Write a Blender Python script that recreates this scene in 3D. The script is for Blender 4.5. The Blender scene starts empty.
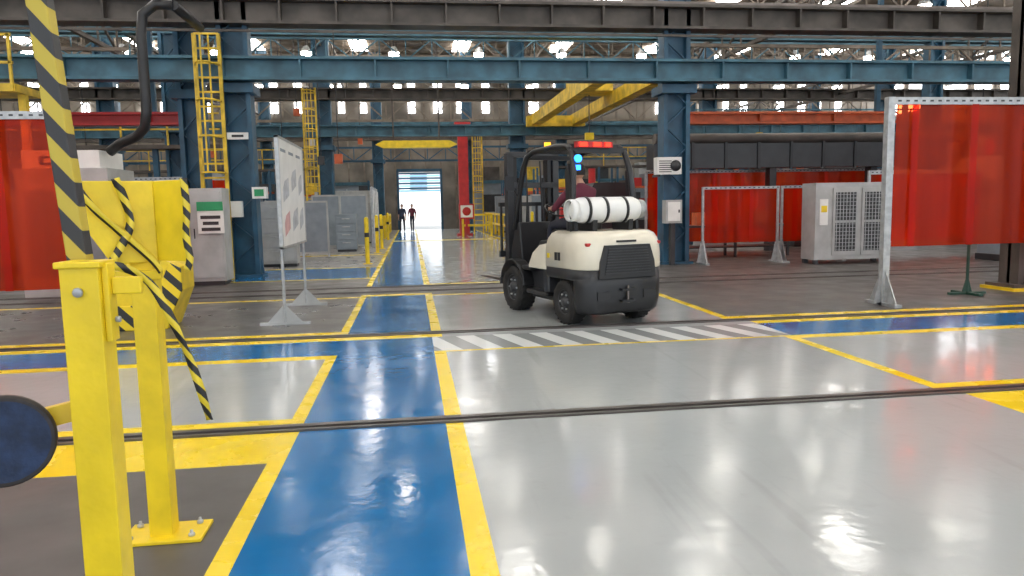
import bpy, bmesh, math, random
from mathutils import Vector, Matrix
random.seed(7)
scn = bpy.context.scene
try:
    scn.view_settings.view_transform = 'Standard'
except Exception: pass

# ------------------------------------------------------------------ materials
def new_mat(name):
    m = bpy.data.materials.new(name); m.use_nodes = True
    nt = m.node_tree; b = nt.nodes['Principled BSDF']
    return m, nt, b
def noise_col(nt, c1, c2, scale, detail=6, coord='Object', lo=.35, hi=.65, stretch=None):
    tc = nt.nodes.new('ShaderNodeTexCoord'); n = nt.nodes.new('ShaderNodeTexNoise')
    n.inputs['Scale'].default_value = scale; n.inputs['Detail'].default_value = detail
    if stretch:
        mp = nt.nodes.new('ShaderNodeMapping'); mp.inputs['Scale'].default_value = stretch
        nt.links.new(tc.outputs[coord], mp.inputs[0]); nt.links.new(mp.outputs[0], n.inputs['Vector'])
    else: nt.links.new(tc.outputs[coord], n.inputs['Vector'])
    r = nt.nodes.new('ShaderNodeValToRGB')
    r.color_ramp.elements[0].position = lo; r.color_ramp.elements[1].position = hi
    r.color_ramp.elements[0].color = (*c1, 1); r.color_ramp.elements[1].color = (*c2, 1)
    nt.links.new(n.outputs['Fac'], r.inputs[0]); return r, n
def mat(name, col, rough=.5, metal=0, var=.12, scale=3, bump=0, bscale=20, coat=0, lo=.35, hi=.65):
    m, nt, b = new_mat(name)
    c2 = tuple(max(0, c*(1-var)) for c in col); c1 = tuple(min(1, c*(1+var*.5)) for c in col)
    r, n = noise_col(nt, c2, c1, scale, lo=lo, hi=hi)
    nt.links.new(r.outputs[0], b.inputs['Base Color'])
    b.inputs['Roughness'].default_value = rough; b.inputs['Metallic'].default_value = metal
    if coat: b.inputs['Coat Weight'].default_value = coat; b.inputs['Coat Roughness'].default_value = .1
    if bump:
        bn = nt.nodes.new('ShaderNodeTexNoise'); bn.inputs['Scale'].default_value = bscale
        tc = nt.nodes.new('ShaderNodeTexCoord'); nt.links.new(tc.outputs['Object'], bn.inputs['Vector'])
        bp = nt.nodes.new('ShaderNodeBump'); bp.inputs['Strength'].default_value = bump
        bp.inputs['Distance'].default_value = .01
        nt.links.new(bn.outputs['Fac'], bp.inputs['Height']); nt.links.new(bp.outputs[0], b.inputs['Normal'])
    return m
def floor_paint(name, col, r0=.10, r1=.28, var=.1, dirt=None, dlo=.58, damt=.35, bump=.16, ior=1.5, marks=None):
    m, nt, b = new_mat(name)
    c2 = tuple(c*(1-var) for c in col)
    r, n = noise_col(nt, c2, col, 1.3, lo=.3, hi=.6)
    last = r.outputs[0]
    def overlay(last, stretch, scale, lo, hi, amt, c):
        n2 = nt.nodes.new('ShaderNodeTexNoise'); n2.inputs['Scale'].default_value = scale; n2.inputs['Detail'].default_value = 10
        tc = nt.nodes.new('ShaderNodeTexCoord'); mp = nt.nodes.new('ShaderNodeMapping'); mp.inputs['Scale'].default_value = stretch
        nt.links.new(tc.outputs['Object'], mp.inputs[0]); nt.links.new(mp.outputs[0], n2.inputs['Vector'])
        mr = nt.nodes.new('ShaderNodeMapRange'); mr.inputs[1].default_value = lo; mr.inputs[2].default_value = hi
        mr.inputs[4].default_value = amt
        nt.links.new(n2.outputs['Fac'], mr.inputs[0])
        mx = nt.nodes.new('ShaderNodeMix'); mx.data_type = 'RGBA'
        nt.links.new(mr.outputs[0], mx.inputs[0]); nt.links.new(last, mx.inputs[6]); mx.inputs[7].default_value = (*c, 1)
        return mx.outputs[2]
    if dirt: last = overlay(last, (1,1,1), 7, dlo, dlo+.2, damt, dirt)
    if marks: last = overlay(last, (4.5,.28,1), 1.6, .60, .72, .3, marks)
    nt.links.new(last, b.inputs['Base Color'])
    rr, n3 = noise_col(nt, (r0,)*3, (r1,)*3, 2.2)
    nt.links.new(rr.outputs[0], b.inputs['Roughness']); b.inputs['IOR'].default_value = ior
    bn = nt.nodes.new('ShaderNodeTexNoise'); bn.inputs['Scale'].default_value = 9; bn.inputs['Detail'].default_value = 3
    tc = nt.nodes.new('ShaderNodeTexCoord'); nt.links.new(tc.outputs['Object'], bn.inputs['Vector'])
    bp = nt.nodes.new('ShaderNodeBump'); bp.inputs['Strength'].default_value = bump; bp.inputs['Distance'].default_value = .012
    nt.links.new(bn.outputs['Fac'], bp.inputs['Height']); nt.links.new(bp.outputs[0], b.inputs['Normal'])
    return m
def stripes(name, c1, c2, vec, period, duty=.5, rough=.4):
    m, nt, b = new_mat(name)
    tc = nt.nodes.new('ShaderNodeTexCoord'); d = nt.nodes.new('ShaderNodeVectorMath'); d.operation = 'DOT_PRODUCT'
    d.inputs[1].default_value = [v/period for v in vec]
    nt.links.new(tc.outputs['Object'], d.inputs[0])
    f = nt.nodes.new('ShaderNodeMath'); f.operation = 'FRACT'; nt.links.new(d.outputs['Value'], f.inputs[0])
    g = nt.nodes.new('ShaderNodeMath'); g.operation = 'GREATER_THAN'; g.inputs[1].default_value = duty
    nt.links.new(f.outputs[0], g.inputs[0])
    mx = nt.nodes.new('ShaderNodeMix'); mx.data_type = 'RGBA'
    nt.links.new(g.outputs[0], mx.inputs[0]); mx.inputs[6].default_value = (*c1, 1); mx.inputs[7].default_value = (*c2, 1)
    nt.links.new(mx.outputs[2], b.inputs['Base Color']); b.inputs['Roughness'].default_value = rough
    return m
def emis(name, col, s):
    m, nt, b = new_mat(name)
    b.inputs['Base Color'].default_value = (*col, 1)
    b.inputs['Emission Color'].default_value = (*col, 1); b.inputs['Emission Strength'].default_value = s
    return m

YEL = (.82, .59, .012)
M_gray = floor_paint('epoxy_gray', (.385, .405, .41), .09, .19, .05, dirt=(.28, .29, .29), dlo=.6, damt=.25, bump=.14, ior=1.55, marks=(.25,.26,.26))
M_blue = floor_paint('epoxy_blue', (.010, .145, .38), .09, .19, .12, dirt=(.03, .17, .38), bump=.14, ior=1.55)
M_yelf = floor_paint('epoxy_yellow', (.84, .61, .01), .2, .35, .1, dirt=(.5, .38, .05))
M_conc = floor_paint('dark_concrete', (.085, .077, .073), .34, .5, .2, dirt=(.055, .05, .048), bump=.05)
M_conc2 = floor_paint('worn_concrete', (.115, .108, .104), .26, .4, .15, dirt=(.08, .075, .07), bump=.05)
M_conc3 = floor_paint('far_concrete', (.22, .215, .21), .25, .4, .2, dirt=(.14, .13, .13), bump=.05)
M_groove = mat('rail_groove', (.035, .032, .03), .6)
M_hatch = stripes('hatch_paint', (.70, .73, .73), (.26, .275, .28), (1, .3, 0), .43, .5, .2)
M_steel = mat('rail_steel', (.16, .14, .13), .35, .8, .3)
M_yel = mat('yellow_paint', YEL, .42, 0, .14, 6, .15, 30)
M_yel2 = mat('yellow_worn_paint', (.70, .48, .03), .5, 0, .4, 3)
M_bluecol = mat('blue_steel_paint', (.020, .085, .15), .45, 0, .35, 2)
M_bluebeam = mat('blue_beam_paint', (.046, .135, .19), .5, 0, .4, 2)
M_brown = mat('brown_girder_paint', (.085, .072, .062), .55, .1, .4, 2)
M_roofst = mat('truss_steel', (.20, .165, .13), .6, .1, .4, 2)
M_roof = mat('roof_sheet', (.26, .21, .16), .7, 0, .4, 1)
M_wall = mat('factory_wall_sheet', (.20, .175, .145), .7, 0, .45, .6)
M_black = mat('black_plastic', (.012, .012, .014), .38, 0, .3)
M_dk = mat('dark_gray_paint', (.03, .031, .035), .38, 0, .25)
M_cwd = mat('counterweight_charcoal', (.018, .019, .022), .4, 0, .25)
M_rub = mat('tyre_rubber', (.014, .013, .013), .75, 0, .3, 20)
M_cream = mat('cream_body_paint', (.70, .65, .53), .25, 0, .05, 4, coat=.4)
M_white = mat('white_paint', (.78, .78, .76), .35, 0, .08)
M_lgray = mat('light_gray_metal', (.42, .43, .43), .45, .1, .15)
M_mgray = mat('gray_panel', (.23, .27, .31), .5, 0, .15)
M_galv = mat('galvanised_steel', (.42, .43, .44), .4, .4, .2, 12)
M_org = mat('orange_paint', (.60, .12, .035), .5, 0, .3)
M_redp = mat('red_paint', (.50, .02, .02), .45, 0, .2)
M_green = mat('green_paint', (.02, .30, .12), .5)
M_dgreen = mat('dark_green_paint', (.015, .06, .04), .5)
M_navy = mat('navy_disc_face', (.012, .028, .075), .7, 0, .4, 25, .3, 60)
M_rim = mat('worn_disc_rim', (.03, .025, .025), .7, 0, .4, 25)
M_boom = stripes('boom_stripes', (.50, .38, .04), (.03, .03, .032), (1.2, 0, 1), .105, .5, .5)
M_tape = stripes('tape_stripes', (.72, .55, .03), (.015, .015, .015), (1.2, 0, 1), .075, .5, .4)
M_chev = stripes('chevron_stripes', YEL, (.015, .015, .015), (1, 0, 1), .26, .5, .4)
M_sky = emis('skylight_panel', (1, .97, .92), 13.5)
M_win = emis('window_glow_glass', (.95, .97, 1), 8)
M_lamp = emis('highbay_lamp_glass', (1, .95, .85), 30)
M_lampb = emis('blue_beacon', (.02, .22, 1), 5)
M_lampr = emis('red_lamp', (1, .03, .01), 2.5)
M_lampy = emis('amber_lamp', (1, .45, .02), 1.5)
M_skin = mat('skin', (.48, .27, .19), .5, 0, .08)
M_lip = mat('lips', (.3, .1, .08), .5)
M_hair = mat('hair', (.015, .01, .008), .6)
M_shirt = mat('dark_maroon_shirt', (.13, .02, .04), .8)
M_shirt2 = mat('navy_shirt', (.03, .04, .08), .8)
M_trs = mat('dark_trousers', (.03, .03, .045), .85)
M_shoe = mat('black_boots', (.01, .01, .01), .5)
M_eye = mat('eye', (.6, .6, .58), .2)

def curtain_mat(name, col, tr):
    m = bpy.data.materials.new(name); m.use_nodes = True; nt = m.node_tree; nt.nodes.clear()
    o = nt.nodes.new('ShaderNodeOutputMaterial'); p = nt.nodes.new('ShaderNodeBsdfPrincipled')
    r, n = noise_col(nt, tuple(c*.6 for c in col), col, 1.5, stretch=(3, 3, .3))
    nt.links.new(r.outputs[0], p.inputs['Base Color']); p.inputs['Roughness'].default_value = .25
    t = nt.nodes.new('ShaderNodeBsdfTransparent'); t.inputs[0].default_value = (1, .13, .035, 1)
    tl = nt.nodes.new('ShaderNodeBsdfTranslucent'); tl.inputs[0].default_value = (1, .065, .012, 1)
    m1 = nt.nodes.new('ShaderNodeMixShader'); m1.inputs[0].default_value = .5
    nt.links.new(p.outputs[0], m1.inputs[1]); nt.links.new(tl.outputs[0], m1.inputs[2])
    m2 = nt.nodes.new('ShaderNodeMixShader'); m2.inputs[0].default_value = tr
    nt.links.new(m1.outputs[0], m2.inputs[1]); nt.links.new(t.outputs[0], m2.inputs[2])
    nt.links.new(m2.outputs[0], o.inputs[0]); return m
M_curt = curtain_mat('red_pvc_curtain', (.52, .028, .008), .55)

# ------------------------------------------------------------------ mesh builder
class MB:
    def __init__(s, name): s.name = name; s.bm = bmesh.new(); s.mats = []
    def mi(s, m):
        if m not in s.mats: s.mats.append(m)
        return s.mats.index(m)
    def face(s, pts, m):
        vs = [s.bm.verts.new(p) for p in pts]; f = s.bm.faces.new(vs); f.material_index = s.mi(m); return f
    def hexa(s, p, m):
        v = [s.bm.verts.new(q) for q in p]; k = s.mi(m)
        for idx in ((3,2,1,0),(4,5,6,7),(0,1,5,4),(1,2,6,5),(2,3,7,6),(3,0,4,7)):
            f = s.bm.faces.new([v[i] for i in idx]); f.material_index = k
    def box(s, a, b, m):
        x0,y0,z0 = a; x1,y1,z1 = b
        s.hexa([(x0,y0,z0),(x1,y0,z0),(x1,y1,z0),(x0,y1,z0),(x0,y0,z1),(x1,y0,z1),(x1,y1,z1),(x0,y1,z1)], m)
    def beam(s, p1, p2, w, h, m, up=(0,0,1)):
        p1 = Vector(p1); p2 = Vector(p2); d = (p2-p1).normalized(); u = Vector(up)
        if abs(d.dot(u)) > .98: u = Vector((0,1,0))
        r = d.cross(u).normalized(); u = r.cross(d).normalized(); r *= w/2; u *= h/2
        s.hexa([p1-r-u, p1+r-u, p2+r-u, p2-r-u, p1-r+u, p1+r+u, p2+r+u, p2-r+u], m)
    def lathe(s, prof, o, ax, m, seg=24, smooth=True):
        o = Vector(o); ax = Vector(ax).normalized()
        t = Vector((0,0,1)) if abs(ax.z) < .9 else Vector((1,0,0))
        e1 = ax.cross(t).normalized(); e2 = ax.cross(e1); k = s.mi(m); rings = []
        for r, h in prof:
            if r < 1e-5: rings.append([s.bm.verts.new(o+ax*h)])
            else: rings.append([s.bm.verts.new(o+ax*h+(e1*math.cos(2*math.pi*i/seg)+e2*math.sin(2*math.pi*i/seg))*r) for i in range(seg)])
        for A, B in zip(rings, rings[1:]):
            for i in range(seg):
                j = (i+1) % seg
                if len(A) == 1 and len(B) == 1: continue
                if len(A) == 1: vs = [A[0], B[j], B[i]]
                elif len(B) == 1: vs = [A[i], A[j], B[0]]
                else: vs = [A[i], A[j], B[j], B[i]]
                f = s.bm.faces.new(vs); f.material_index = k; f.smooth = smooth
    def cyl(s, p1, p2, r, m, r2=None, seg=14):
        p1 = Vector(p1); p2 = Vector(p2); L = (p2-p1).length; r2 = r if r2 is None else r2
        s.lathe([(0,0),(r,0)], p1, p2-p1, m, seg, False); s.lathe([(r,0),(r2,L)], p1, p2-p1, m, seg); s.lathe([(r2,L),(0,L)], p1, p2-p1, m, seg, False)
    def tube(s, pts, r, m, seg=8):
        pts = [Vector(p) for p in pts]; k = s.mi(m); rings = []
        rr = r if isinstance(r, (list, tuple)) else [r]*len(pts)
        for i, p in enumerate(pts):
            d = (pts[min(i+1, len(pts)-1)]-pts[max(i-1, 0)]).normalized()
            t = Vector((0,0,1)) if abs(d.z) < .9 else Vector((0,1,0))
            a = d.cross(t).normalized(); b = a.cross(d)
            rings.append([s.bm.verts.new(p+(a*math.cos(2*math.pi*j/seg)+b*math.sin(2*math.pi*j/seg))*rr[i]) for j in range(seg)])
        for A, B in zip(rings, rings[1:]):
            off = min(range(seg), key=lambda o: sum((A[i].co-B[(i+o)%seg].co).length for i in range(seg)))
            for i in range(seg):
                j = (i+1) % seg; f = s.bm.faces.new([A[i], A[j], B[(j+off)%seg], B[(i+off)%seg]]); f.material_index = k; f.smooth = True
        for R in (rings[0], rings[-1]):
            f = s.bm.faces.new(R); f.material_index = k
    def prism(s, pts, fa, fb, m):
        A = [s.bm.verts.new(fa(p)) for p in pts]; B = [s.bm.verts.new(fb(p)) for p in pts]; k = s.mi(m); n = len(pts)
        s.bm.faces.new(A[::-1]).material_index = k; s.bm.faces.new(B).material_index = k
        for i in range(n):
            j = (i+1) % n; s.bm.faces.new([A[i], A[j], B[j], B[i]]).material_index = k
    def ball(s, c, r, m, seg=16, rings=10):
        rx, ry, rz = r if isinstance(r, (tuple, list)) else (r, r, r); c = Vector(c); k = s.mi(m); R = []
        for i in range(rings+1):
            t = math.pi*i/rings
            if i in (0, rings): R.append([s.bm.verts.new(c+Vector((0,0,rz*math.cos(t))))])
            else: R.append([s.bm.verts.new(c+Vector((rx*math.sin(t)*math.cos(2*math.pi*j/seg), ry*math.sin(t)*math.sin(2*math.pi*j/seg), rz*math.cos(t)))) for j in range(seg)])
        for A, B in zip(R, R[1:]):
            for i in range(seg):
                j = (i+1) % seg
                vs = [A[0], B[i], B[j]] if len(A) == 1 else ([A[i], B[0], A[j]] if len(B) == 1 else [A[i], B[i], B[j], A[j]])
                f = s.bm.faces.new(vs); f.material_index = k; f.smooth = True
    def done(s, parent=None, bevel=0, bseg=2, mw=None):
        me = bpy.data.meshes.new(s.name); bmesh.ops.recalc_face_normals(s.bm, faces=s.bm.faces[:])
        s.bm.to_mesh(me); s.bm.free()
        for m in s.mats: me.materials.append(m)
        o = bpy.data.objects.new(s.name, me); scn.collection.objects.link(o)
        if parent: o.parent = parent
        if mw is not None: o.matrix_world = mw
        if bevel:
            b = o.modifiers.new('bevel', 'BEVEL'); b.width = bevel; b.segments = bseg; b.limit_method = 'ANGLE'; b.angle_limit = math.radians(35)
        return o

# ------------------------------------------------------------------ floor
XB = [-34,-.90,-.80,.19,.31,3.92,4.04,4.16,34]
YB = [-12,4.42,5.03,5.2,5.36,7.48,7.6,7.66,8.5,8.7,8.88,9.12,12.55,12.7,12.95,13.25,13.45,14.05,14.25,14.5,16,16.15,19,19.2,24,24.4,33,33.8,50,75]
def region(x, y):
    if y > 50: return M_conc3
    if 5.03 < y < 5.2 or 8.7 < y < 8.88 or 13.25 < y < 13.45 or 14.05 < y < 14.25: return M_groove
    if 12.95 < y < 14.25: return M_conc
    if -.8 < x < .19:
        if 8.5 < y < 8.7 or 33 < y < 33.8 or 12.7 < y < 12.95: return M_yelf
        return M_blue
    if -.9 < x < -.8:
        return M_blue if 7.66 < y < 8.5 else M_yelf
    if .19 < x < .31:
        return M_hatch if 7.66 < y < 8.5 else M_yelf
    if x < -.9:
        if y < 4.42: return M_conc
        if y < 5.36: return M_yelf
        if y < 7.48: return M_gray
        if y < 7.66: return M_yelf
        if y < 8.5: return M_blue
        if y < 9.12: return M_yelf
        if y < 12.7: return M_conc2 if y < 12.55 else M_yelf
        if y < 16: return M_conc
        if y < 16.15 or 19 < y < 19.2 or 24 < y < 24.4: return M_yelf
        if y < 19: return M_blue
        return M_conc3
    if x < 4.16:
        if 4.04 < x and 5.2 < y < 7.6: return M_yelf
        if 4.04 < x and 9.12 < y: return M_conc
        if y < 7.6: return M_gray
        if y < 7.66: return M_yelf
        if y < 8.5: return M_hatch
        if y < 12.55: return M_yelf if (x > 3.92 and y > 8.88) else M_gray
        if y < 12.7: return M_yelf
        if y < 14.5: return M_conc if y < 14.25 else M_yelf
        if 33 < y < 33.8: return M_yelf
        return M_yelf if x > 3.92 else M_gray
    if y < 4.42: return M_gray
    if y < 5.36: return M_yelf
    if y < 7.48: return M_gray
    if y < 7.66: return M_yelf
    if y < 8.5: return M_blue
    if y < 9.12: return M_yelf
    return M_conc
fl = MB('floor')
for i in range(len(XB)-1):
    for j in range(len(YB)-1):
        x0,x1,y0,y1 = XB[i],XB[i+1],YB[j],YB[j+1]
        fl.face([(x0,y0,0),(x1,y0,0),(x1,y1,0),(x0,y1,0)], region((x0+x1)/2,(y0+y1)/2))
fl.done()
for y in (5.115, 8.79, 13.35, 14.15):
    r = MB('floor_rail')
    for dy, w, h in ((-.055,.035,.012),(.03,.06,.016)):
        r.box((-34,y+dy-w/2,0),(34,y+dy+w/2,h), M_steel)
    r.done()

# ------------------------------------------------------------------ shell
WB = 50.0
w = MB('wall_back')
w.box((-34,WB,0),(-.8,WB+.3,10.5), M_wall); w.box((2.0,WB,0),(34,WB+.3,10.5), M_wall); w.box((-.8,WB,3.8),(2.0,WB+.3,10.5), M_wall)
x = -33.
while x < 33:
    w.box((x,WB-.06,3.9 if -1 < x < 2.1 else 0),(x+.1,WB,10.5), M_roofst); x += 1.0
w.box((-34,WB-.15,6.9),(34,WB,7.2), M_bluebeam)
w.done()
wn = MB('window_1'); x = -30
while x < 32:
    if random.random() > .2:
        ww = random.uniform(.35,.62)
        z0 = 7.6 if x < 10 else 7.5
        wn.box((x,WB-.12,z0),(x+ww,WB-.07,9.5), M_win)
        wn.box((x-.05,WB-.16,z0-.06),(x+ww+.05,WB-.12,z0), M_brown)
        if x > 10 and random.random() > .35: wn.box((x,WB-.12,5.6),(x+ww,WB-.07,6.7), M_win)
    x += random.uniform(1.1,1.8)
wn.done()
wr = MB('wall_right'); wr.box((34,-12,0),(34.3,WB,10.5), M_wall)
for i in range(31): wr.box((33.94,-12+i*2,0),(34,-11.85+i*2,10.5), M_roofst)
wr.done()
w2 = MB('window_2')
for i in range(24):
    y = 2.2+i*2.0
    w2.box((33.82,y,7.3),(33.9,y+1.2,9.9), M_win)
w2.done()
wl = MB('wall_left'); wl.box((-34.3,-12,0),(-34,WB,10.5), M_wall)
for i in range(31): wl.box((-34,-12+i*2,0),(-33.9,-11.85+i*2,10.5), M_roofst)
wl.done()
c = MB('ceiling'); c.box((-34,-12,10.5),(34,WB+.3,10.65), M_roof)
y = -11.
while y < 50: c.box((-34,y,10.35),(34,y+.12,10.5), M_roofst); y += 1.7
c.done()
sk = MB('skylight_panels')
for ix in range(12):
    for iy in range(12):
        x = -31+ix*5.6; y = -9+iy*5.0
        sk.box((x,y,10.28),(x+.9,y+2.6,10.34), M_sky)
sk.done()
hb = MB('high_bay_lamps')
for ix in range(18):
    for iy in range(7):
        x = -31+ix*3.6+(iy%2)*1.7; y = 19.6+iy*4.3
        if abs(y-33.9) < .9: y += 1.4
        zb = 7.9 if iy % 2 else 8.3
        hb.cyl((x,y,zb+.3),(x,y,10.25), .02, M_black, seg=6); hb.cyl((x,y,zb+.08),(x,y,zb+.33), .24, M_lgray, r2=.08, seg=12); hb.cyl((x,y,zb-.04),(x,y,zb+.08), .21, M_lamp, seg=12)
hb.done()
t = MB('roof_truss')
def truss(p0, d, n, step, z0, z1, t=t, m=M_roofst, a_=.12, b_=.06):
    p0 = Vector(p0); d = Vector(d)
    a = p0+Vector((0,0,z0)); b = p0+d*(n*step)+Vector((0,0,z0))
    t.beam(a, b, a_, a_, m); t.beam(a+Vector((0,0,z1-z0)), b+Vector((0,0,z1-z0)), a_, a_, m)
    for i in range(n):
        q = p0+d*(i*step)
        zz = (z0, z1) if i % 2 else (z1, z0)
        t.beam(q+Vector((0,0,zz[0])), q+d*step+Vector((0,0,zz[1])), b_, b_, m)
        t.beam(q+Vector((0,0,z0)), q+Vector((0,0,z1)), b_*.85, b_*.85, m)
for y in (12, 18, 23, 28, 33, 38, 43, 48): truss((-33,y,0), (1,0,0), 44, 1.5, 8.9, 10.3)
for x in (-23.7,-13.7,-3.7,6.3,16.3,26.3): truss((x,5,0), (0,1,0), 30, 1.5, 8.6, 9.6)
t.done()
lg = MB('lattice_girder')
truss((-33,29.5,0),(1,0,0),66,1.0,7.1,7.9,lg,M_bluebeam,.1,.05)
truss((-33,39,0),(1,0,0),60,1.1,5.9,6.9,lg,M_roofst,.12,.06)
truss((-33,46,0),(1,0,0),60,1.1,4.3,5.1,lg,M_bluecol,.12,.06)
truss((7.8,22.6,0),(1,0,0),24,1.0,5.5,6.3,lg,M_roofst,.1,.05)
truss((-30,23.4,0),(1,0,0),22,1.0,5.4,6.2,lg,M_roofst,.1,.05)
for x in (-9.0,11.0,20.5): truss((x,18,0),(0,1,0),20,1.5,6.5,7.3,lg,M_brown,.12,.06)
lg.done()
for nm, x0, x1, y, mt in (('catwalk',-30,-6.0,25.2,M_yel2),('catwalk',8.6,30,24.6,M_bluebeam),('catwalk',-30,-5,40.5,M_yel2),('catwalk',8,30,41,M_yel2)):
    cwk = MB(nm); cwk.box((x0,y,3.5),(x1,y+.9,3.62), M_brown)
    for z in (4.1,4.6): cwk.beam((x0,y,z),(x1,y,z), .05,.05, mt)
    x = x0
    while x < x1: cwk.beam((x,y,3.6),(x,y,4.62), .05,.05, mt); x += 1.4
    x = x0+1
    while x < x1: cwk.box((x,y+.3,0),(x+.16,y+.46,3.5), M_bluecol); x += 5.2
    cwk.done()
for x0, x1 in ((-30,-2.6),(4.2,30)):
    mo = MB('mezzanine_office'); mo.box((x0,47.6,0),(x1,49.6,2.9), M_mgray); mo.box((x0,47.5,2.9),(x1,49.7,3.1), M_bluebeam)
    x = x0+.4
    while x < x1-1.8:
        mo.box((x,47.55,1.1),(x+1.3,47.6,2.2), M_dk); mo.box((x-.05,47.52,1.02),(x+1.35,47.6,1.1), M_lgray); x += random.choice((1.8,2.4,3.1))
    x = x0+.5
    while x < x1-1: mo.box((x,48,3.1),(x+random.uniform(.4,1.2),49,3.1+random.uniform(.4,1.4)), random.choice((M_lgray,M_brown,M_yel2,M_bluecol,M_dk))); x += random.uniform(1.4,3)
    mo.done()
hc_ = MB('hanging_cables')
for i in range(34):
    x = random.uniform(-26,28); y = random.uniform(20,44)
    if -2.2 < x < 3.0: continue
    z = random.uniform(3.2,5.6); hc_.cyl((x,y,z),(x,y,9.0), .018, M_black, seg=5)
    hc_.box((x-.12,y-.1,z-.3),(x+.12,y+.1,z), random.choice((M_yel2,M_org,M_dk,M_lgray)))
hc_.done()

# door
d = MB('door_1')
for x in (-.86, 2.0): d.box((x-.02,WB-.12,0),(x+.12,WB+.35,3.9), M_bluecol)
d.box((-.86,WB-.12,3.8),(2.12,WB+.35,4.0), M_bluecol)
M_dcurt = mat('blue_door_curtain', (.05,.2,.38), .5)
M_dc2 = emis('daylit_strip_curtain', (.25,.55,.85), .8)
for i in range(8):
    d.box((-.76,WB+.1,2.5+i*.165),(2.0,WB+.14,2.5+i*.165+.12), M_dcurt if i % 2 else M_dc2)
d.done()
o = MB('exterior_building'); o.box((-14,72,0),(18,73,6.0), M_white)
for i in range(9): o.box((-12+i*3,71.9,3.2),(-10.4+i*3,72,4.6), M_mgray)
o.box((-14.3,71.7,6.0),(18.3,73.3,6.2), M_lgray); o.done()

# ------------------------------------------------------------------ columns & girders
def ibeam_x(mb, x0, x1, y, z0, z1, w, m, st=1.6):
    mb.box((x0,y-w/2,z0),(x1,y+w/2,z0+.06), m); mb.box((x0,y-w/2,z1-.06),(x1,y+w/2,z1), m)
    mb.box((x0,y-.02,z0),(x1,y+.02,z1), m); x = x0+.3
    while x < x1: mb.box((x,y-w/2+.02,z0),(x+.04,y+w/2-.02,z1), m); x += st
def column(name, x, y, w=.62, h=10.3, m=None):
    m = m or M_bluecol; c = MB(name)
    for s in (-1, 1):
        c.box((x+s*w/2-.05,y-.22,0),(x+s*w/2+.05,y+.22,h), m)
    z = .3
    while z < h-1:
        c.beam((x-w/2,y-.16,z),(x+w/2,y-.16,z+.5), .02, .07, m, up=(0,1,0)); c.beam((x+w/2,y-.15,z+.5),(x-w/2,y-.15,z+1.0), .02, .07, m, up=(0,1,0)); z += 1.0
    c.box((x-w/2,y-.03,0),(x+w/2,y+.03,h), m)
    c.box((x-w/2-.12,y-.32,0),(x+w/2+.12,y+.32,.06), m)
    for s in (-1, 1): c.prism([(0,.06),(.12,.06),(0,.45)], lambda p: (x+s*(w/2+.04+p[0]*.6),y-.03,p[1]), lambda p: (x+s*(w/2+.04+p[0]*.6),y+.03,p[1]), m)
    c.box((x-w/2-.15,y-.4,4.05),(x+w/2+.15,y+.4,4.25), m)
    return c.done()
R1 = 17.5
for x in (-24.0,-13.7,-3.75,6.35,16.3,26.5): column('crane_column', x, R1, .55)
column('crane_column', -4.95, R1+.9, .45)
for x in (-22,-12.6,-3.7,4.9,14,23): column('crane_column', x, 34.0)
for x in (-16,-8,-1.8,3.4,9,17,25): column('crane_column', x, 44.0, .5)
for x in (-17.5,-7.6,9.6,19.5): column('crane_column', x, 26.0, .45)
g = MB('crane_runway_girder'); ibeam_x(g, -33, 33, R1-.45, 4.28, 4.78, .4, M_bluebeam); g.done()
g = MB('crane_runway_girder'); ibeam_x(g, -33, 33, R1-.2, 5.5, 6.05, .5, M_brown, 1.2)
g.box((-33,R1-.3,6.05),(33,R1-.1,6.15), M_steel); g.box((-33,R1-.75,5.25),(33,R1-.7,5.3), M_brown); g.done()
g = MB('crane_runway_girder'); ibeam_x(g, -33, 33, 33.6, 4.6, 5.1, .4, M_bluebeam); ibeam_x(g, -33, 33, 33.8, 6.2, 6.7, .5, M_brown, 1.2); g.done()
g = MB('crane_runway_girder'); ibeam_x(g, -33, 33, 43.6, 5.3, 5.9, .4, M_brown); g.done()
g = MB('crane_runway_girder'); ibeam_x(g, -33, 33, 26.0, 7.2, 7.7, .4, M_bluebeam); g.done()
g = MB('overhead_crane')
for x in (5.6, 7.4): g.box((x-.2,20.6,5.0),(x+.2,33.2,5.45), M_yel2)
for y in (20.8, 33.0): g.box((5.2,y-.2,4.95),(7.8,y+.2,5.4), M_yel2)
g.box((5.8,26,5.45),(7.2,27.4,5.9), M_yel2); g.cyl((6.5,26.7,5.4),(6.5,26.7,4.0), .02, M_black); g.box((6.35,26.6,3.8),(6.65,26.8,4.05), M_yel); g.done()
g = MB('overhead_crane')
g.prism([(-1.3,3.95),(-1.0,4.1),(1.6,4.1),(1.9,3.95),(1.6,3.82),(-1.0,3.82)], lambda p:(p[0],29.8,p[1]), lambda p:(p[0],30.2,p[1]), M_yel)
for x in (-.6, 1.2): g.beam((x,30,4.1),(x,30,8.9), .06,.06, M_brown)
g.done()
g = MB('orange_crane_beam'); ibeam_x(g, 7.2, 13.8, 20.0, 3.62, 3.95, .35, M_org, 2.2)
for x in (7.6, 13.3): g.beam((x,20,3.9),(x,20,8.9), .12,.12, M_bluecol)
g.done()
g = MB('orange_crane_beam'); ibeam_x(g, -13, -5.4, 19.0, 3.55, 3.85, .35, M_redp, 2.2)
for x in (-12, -6): g.beam((x,19,3.8),(x,19,8.9), .12,.12, M_bluecol)
g.done()
c = MB('rusty_column'); c.box((9.5,10.5,0),(9.58,10.9,6.3), M_brown); c.box((9.95,10.5,0),(10.03,10.9,6.3), M_brown); c.box((9.5,10.67,0),(10.03,10.73,6.3), M_brown)
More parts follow.
